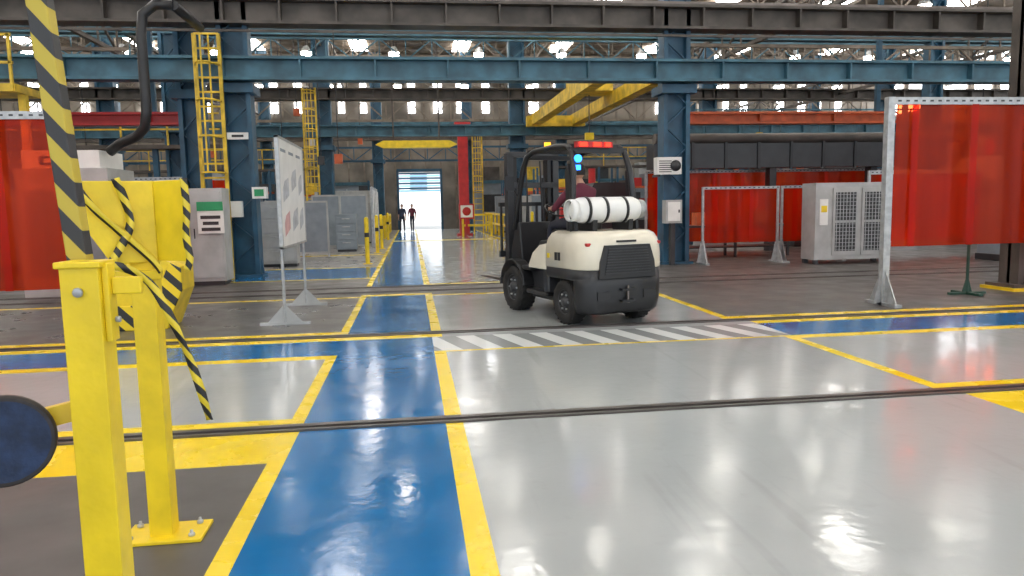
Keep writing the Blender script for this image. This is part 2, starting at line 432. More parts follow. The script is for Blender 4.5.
c.box((9.3,10.35,0),(10.2,11.05,.05), M_yel); c.box((9.35,10.4,.05),(10.15,11,.1), M_brown); c.done()
def ladder(x, y, z0, z1, w=.5):
    l = MB('caged_ladder')
    for s in (-1,1): l.beam((x+s*w/2,y,0),(x+s*w/2,y,z1), .07,.07, M_yel2)
    z = .4
    while z < z1: l.beam((x-w/2,y,z),(x+w/2,y,z), .04,.04, M_yel2); z += .3
    z = z0+.2
    while z < z1:
        pts = [(x-w/2-.05*math.sin(a)+ (w+0.1*math.sin(a))*(a/math.pi), y-.5*math.sin(a), z) for a in [math.pi*k/8 for k in range(9)]]
        l.tube(pts, .022, M_yel2, 5); z += .75
    for f in (.25,.5,.75):
        a = math.pi*f; l.beam((x-w/2+w*f,y-.5*math.sin(a),z0+.2),(x-w/2+w*f,y-.5*math.sin(a),z1-.1), .03,.03, M_yel2)
    return l.done()
ladder(-4.15, R1-.75, 2.1, 5.2)
ladder(-3.9, 31, 2.2, 6.3)
ladder(3.6, 40, 2.1, 5.6)
r = MB('yellow_gantry_platform')
r.box((-9.6,16,3.9),(-7.6,17,4.05), M_yel2)
for x in (-9.6,-9.1,-8.6,-8.1,-7.65): r.beam((x,16,3.9),(x,16,5.0), .05,.05, M_yel2)
for z in (4.45,4.98): r.beam((-9.6,16,z),(-7.6,16,z), .05,.05, M_yel2)
for x in (-9.5,-7.7): r.beam((x,16.5,0),(x,16.5,3.9), .14,.14, M_yel2)
r.done()
p = MB('exhaust_duct'); E = .86
p.tube([(-4.9+E,14.2,5.12),(-5.2+E,14.2,5.12),(-5.42+E,14.2,4.95),(-5.47+E,14.2,4.6),(-5.47+E,14.2,3.3),(-5.52+E,14.2,3.0),(-5.7+E,14.3,2.85),(-6.0+E,14.4,2.75),(-6.25+E,14.5,2.6)], .09, M_black, 12); p.tube([(-4.9+E,14.2,5.12),(-4.9+E,15.9,5.12)], .09, M_black, 12); p.done()
p = MB('service_pipe'); 
for z, rr, m in ((6.95,.07,M_lgray),(7.15,.05,M_redp)): p.cyl((-33,33.2,z),(33,33.2,z), rr, m, seg=8)
p.done()
p = MB('red_pillar'); p.box((2.45,38,0),(2.95,38.3,5.6), M_redp); p.box((2.3,37.9,0),(3.1,38.4,.1), M_redp); p.box((2.3,37.9,5.5),(3.1,38.4,5.7), M_redp); p.done()

# ------------------------------------------------------------------ foreground barrier
p = MB('yellow_barrier_post')     # front post
p.box((-.80,1.8,0),(-.715,1.875,1.385), M_yel); p.box((-.87,1.72,0),(-.65,1.96,.015), M_yel)
p.box((-.808,1.792,1.375),(-.707,1.883,1.39), M_yel)
p.box((-.715,1.815,1.20),(-.70,1.86,1.385), M_yel); p.box((-.70,1.83,1.31),(-.635,1.85,1.35), M_yel)
for z in (1.25, 1.33): p.lathe([(0,0),(.008,0),(.008,.012),(0,.012)], (-.70,1.84,z), (1,0,0), M_galv, 8)
p.lathe([(0,0),(.012,0),(.012,.01),(0,.01)], (-.76,1.8,1.32), (0,-1,0), M_galv, 8)
p.done(bevel=.006)
b = MB('striped_barrier_boom')
b.beam((-.79,1.91,1.30),(-.948,1.91,3.6), .046, .045, M_boom, up=(0,1,0)); b.done(bevel=.004)
dsc = MB('counterweight_disc')
ax = Vector((.35,-1,.05)).normalized(); oc = Vector((-.945,1.80,.985))
dsc.lathe([(0,0),(.098,0)], oc, ax, M_rim, 48, False); dsc.lathe([(.098,0),(.105,.006),(.105,.026),(.101,.03)], oc, ax, M_rim, 48)
dsc.lathe([(.101,.03),(.094,.031)], oc, ax, M_rim, 48, False)
dsc.lathe([(.094,.031),(0,.0311)], oc, ax, M_navy, 48, False)
dsc.beam((-.90,1.84,1.015),(-.803,1.85,1.035), .03,.045, M_yel2)
dsc.done()
p = MB('yellow_barrier_post')    # rear post with hood
p.box((-1.24,3.45,0),(-1.14,3.55,1.5), M_yel); p.box((-1.36,3.39,0),(-1.0,3.61,.016), M_yel)
for q in ((-1.32,3.43),(-1.05,3.43),(-1.05,3.57),(-1.32,3.57)):
    p.lathe([(0,0),(.016,0),(.016,.014),(.008,.016),(.008,.03),(0,.03)], (q[0],q[1],.016), (0,0,1), M_galv, 6)
def wing(pa, pb, z0, z1, za=None):
    th = .008; (xa,ya),(xb,yb) = pa, pb
    pts = [(0,z1),(1,z1),(1,z0)] + ([(.4,z0),(0,za)] if za else [(0,z0)])
    p.prism(pts, lambda q:(xa+(xb-xa)*q[0],ya+(yb-ya)*q[0],q[1]), lambda q:(xa+(xb-xa)*q[0],ya+(yb-ya)*q[0]+th,q[1]), M_yel)
wing((-1.40,3.34),(-1.12,3.46), 1.28, 1.635, 1.49)
wing((-1.12,3.46),(-.945,3.34), 1.285, 1.635)
wing((-1.40,3.50),(-.99,3.50), 1.30, 1.635, 1.5)
p.prism([(-1.35,3.37),(-1.12,3.46),(-.97,3.37),(-.99,3.50),(-1.35,3.50)], lambda q:(q[0],q[1],1.42), lambda q:(q[0],q[1],1.426), M_yel)
p.box((-1.404,3.34,1.49),(-1.396,3.50,1.635), M_yel)
p.box((-1.32,3.42,1.205),(-1.10,3.45,1.245), M_yel)
p.done(bevel=.003)
def ribbon(name, pts, w, m, tw=0):
    r = MB(name)
    pts = [Vector(q) for q in pts]
    fine = []
    for i in range(len(pts)-1):
        p0 = pts[max(i-1,0)]; p1 = pts[i]; p2 = pts[i+1]; p3 = pts[min(i+2,len(pts)-1)]
        for k in range(6):
            s = k/6.; fine.append(.5*((2*p1)+(p2-p0)*s+(2*p0-5*p1+4*p2-p3)*s*s+(3*p1-p0-3*p2+p3)*s**3))
    fine.append(pts[-1]); k = r.mi(m); prev = None
    for i, q in enumerate(fine):
        d = (fine[min(i+1,len(fine)-1)]-fine[max(i-1,0)]).normalized(); ang = tw*math.sin(i*.5)
        sdir = d.cross(Vector((math.sin(ang),-math.cos(ang),0))).normalized()*w/2
        cur = (r.bm.verts.new(q-sdir), r.bm.verts.new(q+sdir))
        if prev: f = r.bm.faces.new([prev[0],prev[1],cur[1],cur[0]]); f.material_index = k; f.smooth = True
        prev = cur
    o = r.done(); so = o.modifiers.new('sol','SOLIDIFY'); so.thickness = .0015; return o
ribbon('barrier_tape', [(-1.3,3.28,1.285),(-1.2,3.28,1.27),(-1.108,3.3,1.20),(-1.03,3.3,1.04),(-.967,3.3,.862),(-.93,3.3,.72),(-.905,3.31,.59)], .036, M_tape, .5)
ribbon('barrier_tape', [(-1.39,3.31,1.64),(-1.32,3.33,1.52),(-1.24,3.37,1.42),(-1.14,3.42,1.30),(-1.09,3.40,1.24)], .03, M_tape, .3)
ribbon('barrier_tape', [(-1.24,3.37,1.645),(-1.215,3.39,1.55),(-1.2,3.39,1.45),(-1.24,3.37,1.35),(-1.29,3.35,1.27)], .035, M_tape, .3)
ribbon('barrier_tape', [(-.95,3.32,1.64),(-.945,3.32,1.5),(-.955,3.32,1.4),(-.945,3.32,1.30),(-.96,3.32,1.25)], .03, M_tape, .2)

g = MB('chevron_guard')
g.prism([(-3.9,0),(-3.15,0),(-2.95,.5),(-2.95,.8),(-3.2,.92),(-3.7,.92),(-3.9,.7)], lambda q:(q[0],9.9,q[1]), lambda q:(q[0],10.5,q[1]), M_yel)
g.box((-3.91,9.86,0),(-3.45,9.9,.32), M_chev); g.prism([(-3.13,.08),(-2.93,.5),(-2.93,.78),(-3.07,.86),(-3.25,.45)], lambda q:(q[0],9.87,q[1]), lambda q:(q[0],9.9,q[1]), M_chev)
g.box((-3.65,9.87,.55),(-3.2,9.9,.85), M_yel2); g.done(bevel=.015)

# ------------------------------------------------------------------ info board
bd = MB('notice_board_stand')
for y in (9.9, 11.85):
    bd.cyl((-1.68,y,.03),(-1.68,y,2.44), .02, M_galv)
    bd.box((-2.0,y-.03,0),(-1.36,y+.03,.035), M_lgray)
    bd.prism([(-.22,.035),(.22,.035),(.03,.24),(-.03,.24)], lambda q:(-1.68+q[0],y-.008,q[1]), lambda q:(-1.68+q[0],y+.008,q[1]), M_lgray)
bd.box((-1.67,9.85,1.02),(-1.65,11.95,2.42), M_white)
for a, b_ in (((-1.69,9.82,.99),(-1.64,11.98,1.02)),((-1.69,9.82,2.41),(-1.64,11.98,2.44)),((-1.69,9.82,.99),(-1.64,9.85,2.44)),((-1.69,11.95,.99),(-1.64,11.98,2.44))): bd.box(a, b_, M_galv)
M_pr = mat('printed_gray', (.48,.50,.53), .5, 0, .25, 8); M_pp = mat('printed_pink', (.62,.36,.36), .5, 0, .2, 8)
for yc, zc, m, s in ((10.3,1.75,M_pr,.24),(11.0,1.9,M_pr,.22),(11.6,1.85,M_pr,.18),(10.3,1.3,M_pp,.22),(11.0,1.35,M_pr,.25),(11.6,1.35,M_pr,.18)):
    bd.prism([(-s,-.16),(s,-.06),(s,.18),(-s*.4,.12),(-s,.02)], lambda q:(-1.649,yc+q[0],zc+q[1]), lambda q:(-1.647,yc+q[0],zc+q[1]), m)
for k in range(3): bd.box((-1.649,10.0+k*.65,2.25),(-1.647,10.4+k*.65,2.29), M_mgray)
bd.done()

# ------------------------------------------------------------------ welding curtains
def curtain(name, x0, x1, y, z0, z1, ztop, amp=.02, post=M_galv, posts=None, pw=.07, footm=M_galv):
    e = bpy.data.objects.new(name, None); scn.collection.objects.link(e)
    c = MB('curtain_sheet'); n = max(8, int((x1-x0)/.04)); k = c.mi(M_curt); prev = None
    for i in range(n+1):
        x = x0+(x1-x0)*i/n; yy = y+amp*math.sin(x*9)+amp*.8*math.sin(x*3.3)
        cur = [c.bm.verts.new((x,yy+ (0 if z==z1 else amp*.8*math.sin(x*5)),z)) for z in (z0,(z0+z1)/2,z1)]
        if prev:
            for j in range(2):
                f = c.bm.faces.new([prev[j],cur[j],cur[j+1],prev[j+1]]); f.material_index = k; f.smooth = True
        prev = cur
    x = x0+.2
    while x < x1-.3:
        c.face([(x,y-.06,z0),(x+.10,y-.06,z0),(x+.10,y-.06,z1),(x,y-.06,z1)], M_curt); x += .9
    c.done(e)
    f = MB('curtain_frame')
    f.box((x0-.05,y-.03,z1),(x1+.05,y+.03,ztop), post)
    x = x0
    while x < x1: f.box((x,y-.034,(z1+ztop)/2-.012),(x+.05,y-.03,(z1+ztop)/2+.012), M_dk); x += .12
    for px in (posts if posts else (x0-.05, x1+.05)):
        f.box((px-pw/2,y-pw/2,0),(px+pw/2,y+pw/2,ztop), post)
        f.box((px-.05,y-.35,0),(px+.05,y+.35,.04), footm)
        f.prism([(-.3,.04),(.3,.04),(.04,.5),(-.04,.5)], lambda q:(px-.008,y+q[0],q[1]), lambda q:(px+.008,y+q[0],q[1]), footm)
        f.prism([(-.14,.04),(.14,.04),(.05,.5),(-.05,.5)], lambda q:(px+q[0],y-.01,q[1]), lambda q:(px+q[0],y+.01,q[1]), footm)
    f.done(e); return e
curtain('welding_curtain', 6.66, 10.8, 9.58, .82, 2.77, 2.87, posts=(6.56, 10.85), pw=.1)
curtain('welding_curtain', -8.2, -4.52, 10.5, .5, 2.72, 2.82, posts=(-8.25,-4.45,), footm=M_brown)
curtain('welding_curtain', 6.95, 8.75, 17.0, .5, 1.78, 1.84, pw=.05)
curtain('welding_curtain', 8.95, 10.3, 17.0, .5, 1.78, 1.84, pw=.05)
curtain('welding_curtain', 7.0, 14.5, 21.5, .3, 2.35, 2.42, pw=.06)
curtain('welding_curtain', -9.0, -4.2, 20.6, .4, 2.3, 2.4, pw=.06)
curtain('welding_curtain', 11.6, 16, 17.6, .4, 2.1, 2.2, pw=.06)
m = MB('press_line_housing'); m.box((6.9,20.6,2.45),(16,21.3,3.15), M_dk)
for x in range(7, 16, 1): m.box((x,20.56,2.42),(x+.08,20.62,3.18), M_black)
for x in (7.3, 10.5, 13.7): m.box((x,20.8,0),(x+.2,21.1,2.45), M_dk)
m.cyl((7.0,20.9,3.3),(16,20.9,3.3), .16, M_brown); m.done()
m = MB('work_bench')
m.box((7.1,18.9,.8),(10.2,19.7,.86), M_dk)
for x in (7.15,8.6,10.1):
    for y in (18.95,19.6): m.box((x,y,0),(x+.06,y+.06,.8), M_dk)
m.box((7.1,18.95,.25),(10.2,19.65,.28), M_dk); m.box((7.6,19.1,.86),(8.3,19.5,1.2), M_org); m.box((9.2,19.1,.86),(9.6,19.4,1.25), M_mgray); m.done()

c = MB('ventilated_cabinet')
X0,X1,Y0,Y1 = 9.2,11.1,16.0,16.6
c.box((X0,Y0,.1),(X1,Y1,1.87), M_lgray)
for x in (X0+.02,X1-.12): 
    for y in (Y0+.02,Y1-.12): c.box((x,y,0),(x+.1,y+.1,.1), M_dk)
for k in range(2):
    a = X0+.42+k*.72; b_ = a+.64
    c.box((a,Y0-.03,.2),(b_,Y0,1.75), M_lgray); c.box((a+.06,Y0-.035,.3),(b_-.06,Y0-.03,.95), M_dk); c.box((a+.06,Y0-.035,1.0),(b_-.06,Y0-.03,1.65), M_dk)
    for i in range(7): c.box((a+.08+i*.08,Y0-.045,.3),(a+.095+i*.08,Y0-.035,1.65), M_galv)
    for i in range(16): c.box((a+.06,Y0-.045,.32+i*.085),(b_-.06,Y0-.035,.33+i*.085), M_galv)
c.box((X0+.1,Y0-.02,.9),(X0+.3,Y0,1.5), M_white); c.box((X0+.13,Y0-.03,1.2),(X0+.27,Y0-.02,1.35), M_yel)
c.done(bevel=.01)
c = MB('air_conditioner'); c.box((5.75,16.95,2.15),(6.35,17.2,2.55), M_white)
for i in range(6): c.box((5.8,16.94,2.2+i*.05),(6.1,16.95,2.22+i*.05), M_dk)
c.lathe([(0,0),(.13,0),(.13,.01),(0,.012)], (6.2,16.94,2.35), (0,-1,0), M_dk, 16); c.box((5.8,17.0,2.1),(5.85,17.45,2.15), M_dk); c.done()
c = MB('electrical_panel'); c.box((5.95,16.9,1.0),(6.35,17.15,1.55), M_lgray); c.box((6.0,16.88,1.05),(6.3,16.9,1.5), M_white); c.box((6.1,16.95,0),(6.2,17.1,1.0), M_dk); c.box((6.25,16.86,1.25),(6.28,16.88,1.32), M_black); c.done()

c = MB('control_cabinet'); c.box((-5.0,15.6,.08),(-3.75,16.2,1.95), M_lgray); c.box((-4.95,15.65,0),(-3.8,16.15,.08), M_dk)
c.box((-4.98,15.57,.15),(-4.4,15.6,1.88), M_lgray); c.box((-4.36,15.57,.15),(-3.78,15.6,1.88), M_lgray); c.box((-4.46,15.55,.95),(-4.44,15.57,1.15), M_black); c.box((-4.32,15.55,.95),(-4.3,15.57,1.15), M_black)
for i in range(5): c.box((-4.85,15.56,.3+i*.05),(-4.55,15.57,.32+i*.05), M_dk)
c.done(bevel=.01)
s = MB('safety_sign'); s.box((-4.22,15.5,1.05),(-3.72,15.53,1.68), M_white); s.box((-4.22,15.49,1.5),(-3.72,15.5,1.68), M_green)
for i, L in enumerate((.36,.3,.38)): s.box((-3.97-L/2,15.49,1.1+i*.12),(-3.97+L/2,15.5,1.165+i*.12), M_dk)
s.done()
s = MB('column_sign'); s.box((-3.95,17.2,3.05),(-3.5,17.24,3.2), M_white); s.box((-3.85,17.19,3.1),(-3.6,17.2,3.15), M_dk); s.done()
s = MB('control_box'); s.box((-3.45,17.0,1.75),(-3.15,17.24,2.0), M_white); s.box((-3.4,16.99,1.8),(-3.2,17.0,1.95), M_green)
s.box((-3.95,17.05,1.35),(-3.7,17.24,1.7), M_white); s.done()
m = MB('machine_enclosure'); m.box((-6.9,14.2,0),(-5.35,15.5,2.3), M_lgray); m.box((-6.8,14.3,2.3),(-5.5,15.4,2.62), M_white)
m.box((-6.75,14.18,.4),(-6.2,14.2,1.9), M_mgray); m.box((-6.05,14.18,.4),(-5.5,14.2,1.9), M_mgray); m.box((-6.5,14.28,2.36),(-6.15,14.3,2.52), M_black); m.box((-6.42,14.27,2.4),(-6.3,14.28,2.48), M_white); m.done(bevel=.02)
def partition(x0, x1, y, h, m):
    p = MB('office_partition'); n = max(1, int((x1-x0)/1.0)); wd = (x1-x0)/n
    for i in range(n):
        a = x0+i*wd
        p.box((a+.04,y,.12),(a+wd-.04,y+.04,h-.06), m); p.box((a,y-.02,0),(a+.05,y+.06,h), M_lgray)
    p.box((x1-.05,y-.02,0),(x1,y+.06,h), M_lgray); p.box((x0,y-.02,h-.06),(x1,y+.06,h), M_lgray); p.box((x0,y-.02,.1),(x1,y+.06,.15), M_lgray); p.done()
partition(-4.6,-2.6,24,1.75,M_mgray); partition(-3.6,-1.6,28,2.0,M_mgray); partition(-6.5,-4.8,22.5,1.6,M_lgray); partition(-4.4,-1.7,35.4,2.3,M_lgray)
partition(4.6,6.6,28.6,1.9,M_mgray)
p = MB('white_partition'); 
for i in range(4): p.box((-1.5,29+i*1.3,.1),(-1.46,30.2+i*1.3,2.2), M_white); p.box((-1.53,28.95+i*1.3,0),(-1.43,29.02+i*1.3,2.3), M_galv)
p.done()
def tool_cabinet(x, y, w, h, m):
    c = MB('tool_cabinet'); c.box((x,y,.08),(x+w,y+.5,h), m); c.box((x+.03,y+.03,0),(x+w-.03,y+.47,.08), M_dk)
    n = 4
    for i in range(n):
        z = .14+i*(h-.2)/n; c.box((x+.04,y-.02,z),(x+w-.04,y,z+(h-.2)/n-.04), m); c.box((x+w*.3,y-.04,z+(h-.2)/n-.12),(x+w*.7,y-.02,z+(h-.2)/n-.09), M_galv)
    c.done(bevel=.01)
for a in ((-2.6,26.2,.7,1.3,M_mgray),(-4.9,26,1.0,1.8,M_lgray),(-2.5,31.8,.8,1.7,M_lgray),(-2.8,38.5,1.0,1.9,M_mgray),(4.7,23.2,.8,1.4,M_redp),(4.6,32.6,.9,1.9,M_lgray),(4.7,36.2,1.1,1.5,M_org),(-3.9,20.0,.9,1.7,M_lgray),(4.6,40.5,1,2.0,M_mgray)): tool_cabinet(*a)
def bollard(x, y, h=1.2):
    b = MB('yellow_bollard'); b.cyl((x,y,0),(x,y,h), .06, M_yel); b.ball((x,y,h), .06, M_yel, 10, 6); b.cyl((x,y,h*.6),(x,y,h*.7), .062, M_black); b.box((x-.12,y-.12,0),(x+.12,y+.12,.015), M_yel); b.done()
for q in ((-1.2,20.2),(-1.15,25.0),(-1.1,27.5),(4.4,19.5),(4.4,27),(-1.1,35.0)): bollard(*q)
def fence(x0, y0, x1, y1, h=1.1):
    f = MB('yellow_guard_rail'); a = Vector((x0,y0,0)); b = Vector((x1,y1,0)); n = max(1,int((b-a).length/1.5))
    for i in range(n+1): q = a.lerp(b, i/n); f.box((q.x-.05,q.y-.05,0),(q.x+.05,q.y+.05,h), M_yel)
    for z in (h*.5, h-.04): f.beam(a+Vector((0,0,z)), b+Vector((0,0,z)), .06,.1, M_yel)
    f.done()
fence(4.3,32,4.3,43); fence(2.5,36.5,3.9,36.5); fence(-1.3,36,-1.3,47)
m = MB('fire_hose_cabinet'); m.box((2.5,34.6,0),(2.6,34.7,1.0), M_redp); m.box((2.2,34.5,.9),(2.9,34.75,1.6), M_redp); m.box((2.27,34.48,.97),(2.83,34.5,1.53), M_white); m.lathe([(0,0),(.2,0),(.2,.01),(0,.012)], (2.55,34.48,1.25), (0,-1,0), M_redp, 16); m.done()
def rack(x, y, w=2.6, h=3.0, name='storage_rack'):
    r = MB(name)
    for a in (x,x+w):
        for b in (y,y+.9): r.box((a-.04,b-.04,0),(a+.04,b+.04,h), M_bluecol)
    z = .3
    while z < h:
        r.box((x,y-.02,z-.08),(x+w,y+.92,z), M_org); a = x+.1
        while a < x+w-.5:
            ww = random.uniform(.35,.7); hh = random.uniform(.25,.6)
            r.box((a,y+.1,z),(a+ww,y+.8,z+hh), random.choice((M_mgray,M_mgray,M_yel2,M_redp,M_dk,M_lgray,M_brown,M_dk))); a += ww+.12
        z += .95
    r.done()
for x, y in ((5.2,30.4),(5.5,38),(8.6,30.4),(12,28),(15.5,28),(-8,30),(-11,28),(-6.5,38),(-12,36),(-4.9,42),(5.6,45),(9,39),(13,38),(18,35),(-15,31),(22,36)): rack(x, y)
def machine(x, y, w, d_, h, m1, m2):
    b = MB('machining_center')
    b.prism([(0,0),(w,0),(w,h*.7),(w*.85,h),(w*.15,h),(0,h*.8)], lambda q:(x+q[0],y,q[1]), lambda q:(x+q[0],y+d_,q[1]), m1)
    b.box((x+w*.25,y-.03,h*.35),(x+w*.65,y,h*.75), M_dk); b.box((x+w*.72,y-.15,h*.4),(x+w*.9,y,h*.7), m2); b.box((x-.05,y-.05,0),(x+w+.05,y+d_,.15), M_dk)
    b.cyl((x+w*.2,y+d_*.5,h),(x+w*.2,y+d_*.5,h+.5), .12, m2); b.done(bevel=.02)
machine(-10.2,22.6,2.2,1.6,2.4,M_mgray,M_yel2); machine(12.2,22.4,2.8,1.6,2.5,M_dk,M_org); machine(18,21,3,2,2.8,M_mgray,M_redp)
machine(-13,20,2.6,1.6,2.6,M_lgray,M_bluecol); machine(5.9,24.5,1.6,1.4,2.2,M_dk,M_redp); machine(13.5,14.8,2.2,1.4,2.4,M_mgray,M_bluecol)
s = MB('hanging_hook_stand'); s.cyl((8.45,10.3,.03),(8.45,10.3,1.62), .022, M_dgreen)
s.beam((8.2,10.3,1.6),(8.7,10.3,1.6), .04,.04, M_dgreen); s.beam((8.15,10.3,.02),(8.75,10.3,.02), .07,.035, M_dgreen); s.beam((8.45,10.0,.02),(8.45,10.6,.02), .07,.035, M_dgreen)
for i in range(6): s.tube([(8.22+i*.09,10.3,1.6),(8.22+i*.09,10.27,1.53),(8.24+i*.09,10.25,1.5),(8.26+i*.09,10.27,1.53)], .008, M_dgreen, 5)
s.prism([(-.08,.04),(.08,.04),(0,.3)], lambda q:(8.45+q[0],10.29,q[1]), lambda q:(8.45+q[0],10.31,q[1]), M_dgreen); s.done()

# ------------------------------------------------------------------ people
def person(name, J, mats, mw, head_c, look=(0,1), cap=None):
    shirt, trs, shoe = mats
    names = list(J.keys()); idx = {n:i for i,n in enumerate(names)}
    edges = [('pelvis','spine'),('spine','chest'),('chest','neck'),('neck','skull')]
    for s in 'LR':
        edges += [('chest','sh'+s),('sh'+s,'el'+s),('el'+s,'wr'+s),('wr'+s,'pa'+s),('pelvis','hip'+s),('hip'+s,'kn'+s),('kn'+s,'an'+s),('an'+s,'to'+s)]
    rad = dict(pelvis=(.145,.11), spine=(.135,.10), chest=(.16,.115), neck=(.055,.055), skull=(.05,.05), sh=(.07,.065), el=(.046,.046), wr=(.03,.026), pa=(.038,.018), hip=(.09,.09), kn=(.062,.062), an=(.042,.042), to=(.045,.035))
    me = bpy.data.meshes.new(name+'_sk'); me.from_pydata([J[n] for n in names], [(idx[a],idx[b]) for a,b in edges], [])
    ob = bpy.data.objects.new(name+'_sk', me); scn.collection.objects.link(ob)
    ob.modifiers.new('Skin','SKIN')
    sv = me.skin_vertices[0].data
    for n in names:
        k = n if n in rad else n[:-1]; sv[idx[n]].radius = rad[k]; sv[idx[n]].use_root = (n == 'pelvis')
    ss = ob.modifiers.new('ss','SUBSURF'); ss.levels = 2; ss.render_levels = 2
    dg = bpy.context.evaluated_depsgraph_get(); dg.update()
    m2 = bpy.data.meshes.new_from_object(ob.evaluated_get(dg)); bpy.data.objects.remove(ob)
    b = MB(name); b.bm.from_mesh(m2)
    seg = []
    for a, c in edges:
        k = 'shirt'
        if a in ('neck',) or a.startswith('wr'): k = 'skin'
        if a.startswith('el'): k = 'fore'
        if a == 'pelvis' or a.startswith('hip') or a.startswith('kn'): k = 'trs' if c != 'spine' else 'shirt'
        if a.startswith('an'): k = 'shoe'
        seg.append((Vector(J[a]), Vector(J[c]), k))
    MM = dict(shirt=b.mi(shirt), skin=b.mi(M_skin), fore=b.mi(M_skin), trs=b.mi(trs), shoe=b.mi(shoe))
    for f in b.bm.faces:
        c = f.calc_center_median(); best = None
        for A, B, k in seg:
            t_ = max(0, min(1, (c-A).dot(B-A)/max(1e-6,(B-A).length_squared))); dd = (c-(A+(B-A)*t_)).length
            if best is None or dd < best[0]: best = (dd, k)
        f.material_index = MM[best[1]]; f.smooth = True
    for s, sg in (('L',-1),('R',1)):
        wv = Vector(J['wr'+s]); pv = Vector(J['pa'+s]); d0 = (pv-wv).normalized()
        side = d0.cross(Vector((0,0,1))); side = side.normalized() if side.length > .2 else Vector((0,1,0)); nrm = side.cross(d0).normalized()
        if nrm.z > 0: nrm = -nrm
        for i, L in enumerate((.068,.078,.072,.056)):
            base = pv+side*((i-1.5)*.019)
            b.tube([base-d0*.02, base+d0*L*.4+nrm*.006, base+d0*L*.75+nrm*.024, base+d0*L*.85+nrm*.05], [.010,.0095,.0085,.007], M_skin, 6)
        tb = wv.lerp(pv,.45)+side*sg*-.03
        b.tube([tb, tb+side*sg*-.025+d0*.025, tb+side*sg*-.03+d0*.055+nrm*.015], [.013,.011,.009], M_skin, 6)
    hc = Vector(head_c); fd = Vector((look[0],look[1],0)).normalized(); sd = Vector((fd.y,-fd.x,0))
    def hp(x, y, z): return hc+sd*x+fd*y+Vector((0,0,z))
    old = set(b.bm.verts)
    b.ball((0,0,0), (.076,.095,.115), M_skin, 20, 14)
    for v in b.bm.verts:
        if v in old: continue
        x,y,z = v.co
        if z < 0: x *= 1+z*2.2; y = y*(1+z*.9)+(.012 if y > 0 else 0)*(-z/.115)
        v.co = hp(x,y,z)
    old = set(b.bm.verts)
    b.ball((0,0,0), (.083,.102,.12), cap or M_hair, 20, 14)
    dele = []
    for v in b.bm.verts:
        if v in old: continue
        x,y,z = v.co
        if y > .02 and z < .05: dele.append(v)
        elif z < -.055: dele.append(v)
        v.co = hp(x,y-.004,z+.004)
    bmesh.ops.delete(b.bm, geom=dele, context='VERTS')
    b.tube([hp(0,.088,.02),hp(0,.104,-.012),hp(0,.112,-.024),hp(0,.092,-.034)], [.007,.011,.014,.008], M_skin, 8)
    for s in (-1,1):
        b.ball(hp(s*.03,.083,.012), .011, M_eye, 10, 6); b.ball(hp(s*.03,.092,.012), .005, M_hair, 8, 5); b.ball(hp(s*.08,-.005,0), (.012,.02,.032), M_skin, 8, 6)
        b.tube([hp(s*.015,.09,.034),hp(s*.045,.082,.034)], .004, M_hair, 5)
    b.tube([hp(-.024,.086,-.056),hp(0,.094,-.054),hp(.024,.086,-.056)], .005, M_lip, 6)
    return b.done(mw=mw)

# ------------------------------------------------------------------ forklift
FK = Matrix.Translation((2.41,9.22,0)) @ Matrix.Rotation(math.radians(17.5),4,'Z')
fk = bpy.data.objects.new('forklift', None); scn.collection.objects.link(fk); fk.matrix_world = FK
def loft(mb, rings, m):
    k = mb.mi(m); R = [[mb.bm.verts.new(q) for q in r] for r in rings]; n = len(R[0])
    for A, B in zip(R, R[1:]):
        for i in range(n):
            j = (i+1)%n; f = mb.bm.faces.new([A[i],A[j],B[j],B[i]]); f.material_index = k; f.smooth = True
    mb.bm.faces.new(R[0][::-1]).material_index = k; mb.bm.faces.new(R[-1]).material_index = k
def sc(r, s, z, dy=0): return [(x*s, y*s+dy, z) for x,y in r]
def arcpts(hw, y0, r, yr):
    out = [(-hw, y0)]
    n = 7
    for i in range(n+1):
        a = math.pi/2*i/n
        out.append((-hw+r*(1-math.cos(a)), yr+.05+r-r*math.sin(a)-.05*i/n))
    return out+[(-x, y) for x, y in out[::-1]]
cw = MB('counterweight')
low = arcpts(.60, -.26, .20, -.54)[1:-1]
low = [(x, min(y,-.29)) for x, y in low]
loft(cw, [sc(low,.90,.16),sc(low,.96,.20),sc(low,1,.32),sc(low,1.01,.5),sc(low,1,.70)], M_cwd)
up = arcpts(.605, .40, .20, -.54)
loft(cw, [sc(up,.995,.575),sc(up,1,.60),sc(up,1,.705)], M_cwd)
cw.box((-.34,-.34,.2),(.34,.4,.62), M_cwd)
for s in (-1,1): cw.box((s*.33-.09,-.555,.34),(s*.33+.09,-.52,.44), M_black)
cw.box((-.10,-.60,.30),(.10,-.52,.33), M_black); cw.box((-.10,-.60,.44),(.10,-.52,.47), M_black); cw.cyl((0,-.575,.29),(0,-.575,.50), .016, M_steel)
cw.done(fk)
hd = MB('cream_hood')
loft(hd, [sc(up,1.0,.705),sc(up,1.012,.72),sc(up,1.01,.88),sc(up,.995,.99),sc(up,.96,1.07),sc(up,.90,1.13),sc(up,.80,1.165)], M_cream)
hd.prism([(.38,.66),(.39,1.0),(.60,.97),(.80,.86),(.92,.70),(.92,.66)], lambda q:(-.60,q[0],q[1]), lambda q:(.60,q[0],q[1]), M_cream)
hd.done(fk)
gr = MB('rear_grille')
gr.prism([(-.42,.60),(.42,.60),(.40,.80),(.33,1.0),(-.33,1.0),(-.40,.80)], lambda q:(q[0],-.30,q[1]), lambda q:(q[0]*.97,-.572,q[1]), M_black)
for i in range(10): gr.beam((-.33+.006*i,-.575,.66+i*.033),(.33-.006*i,-.575,.66+i*.033), .03,.012, M_dk)
gr.box((-.14,-.545,1.03),(.14,-.53,1.055), M_black)
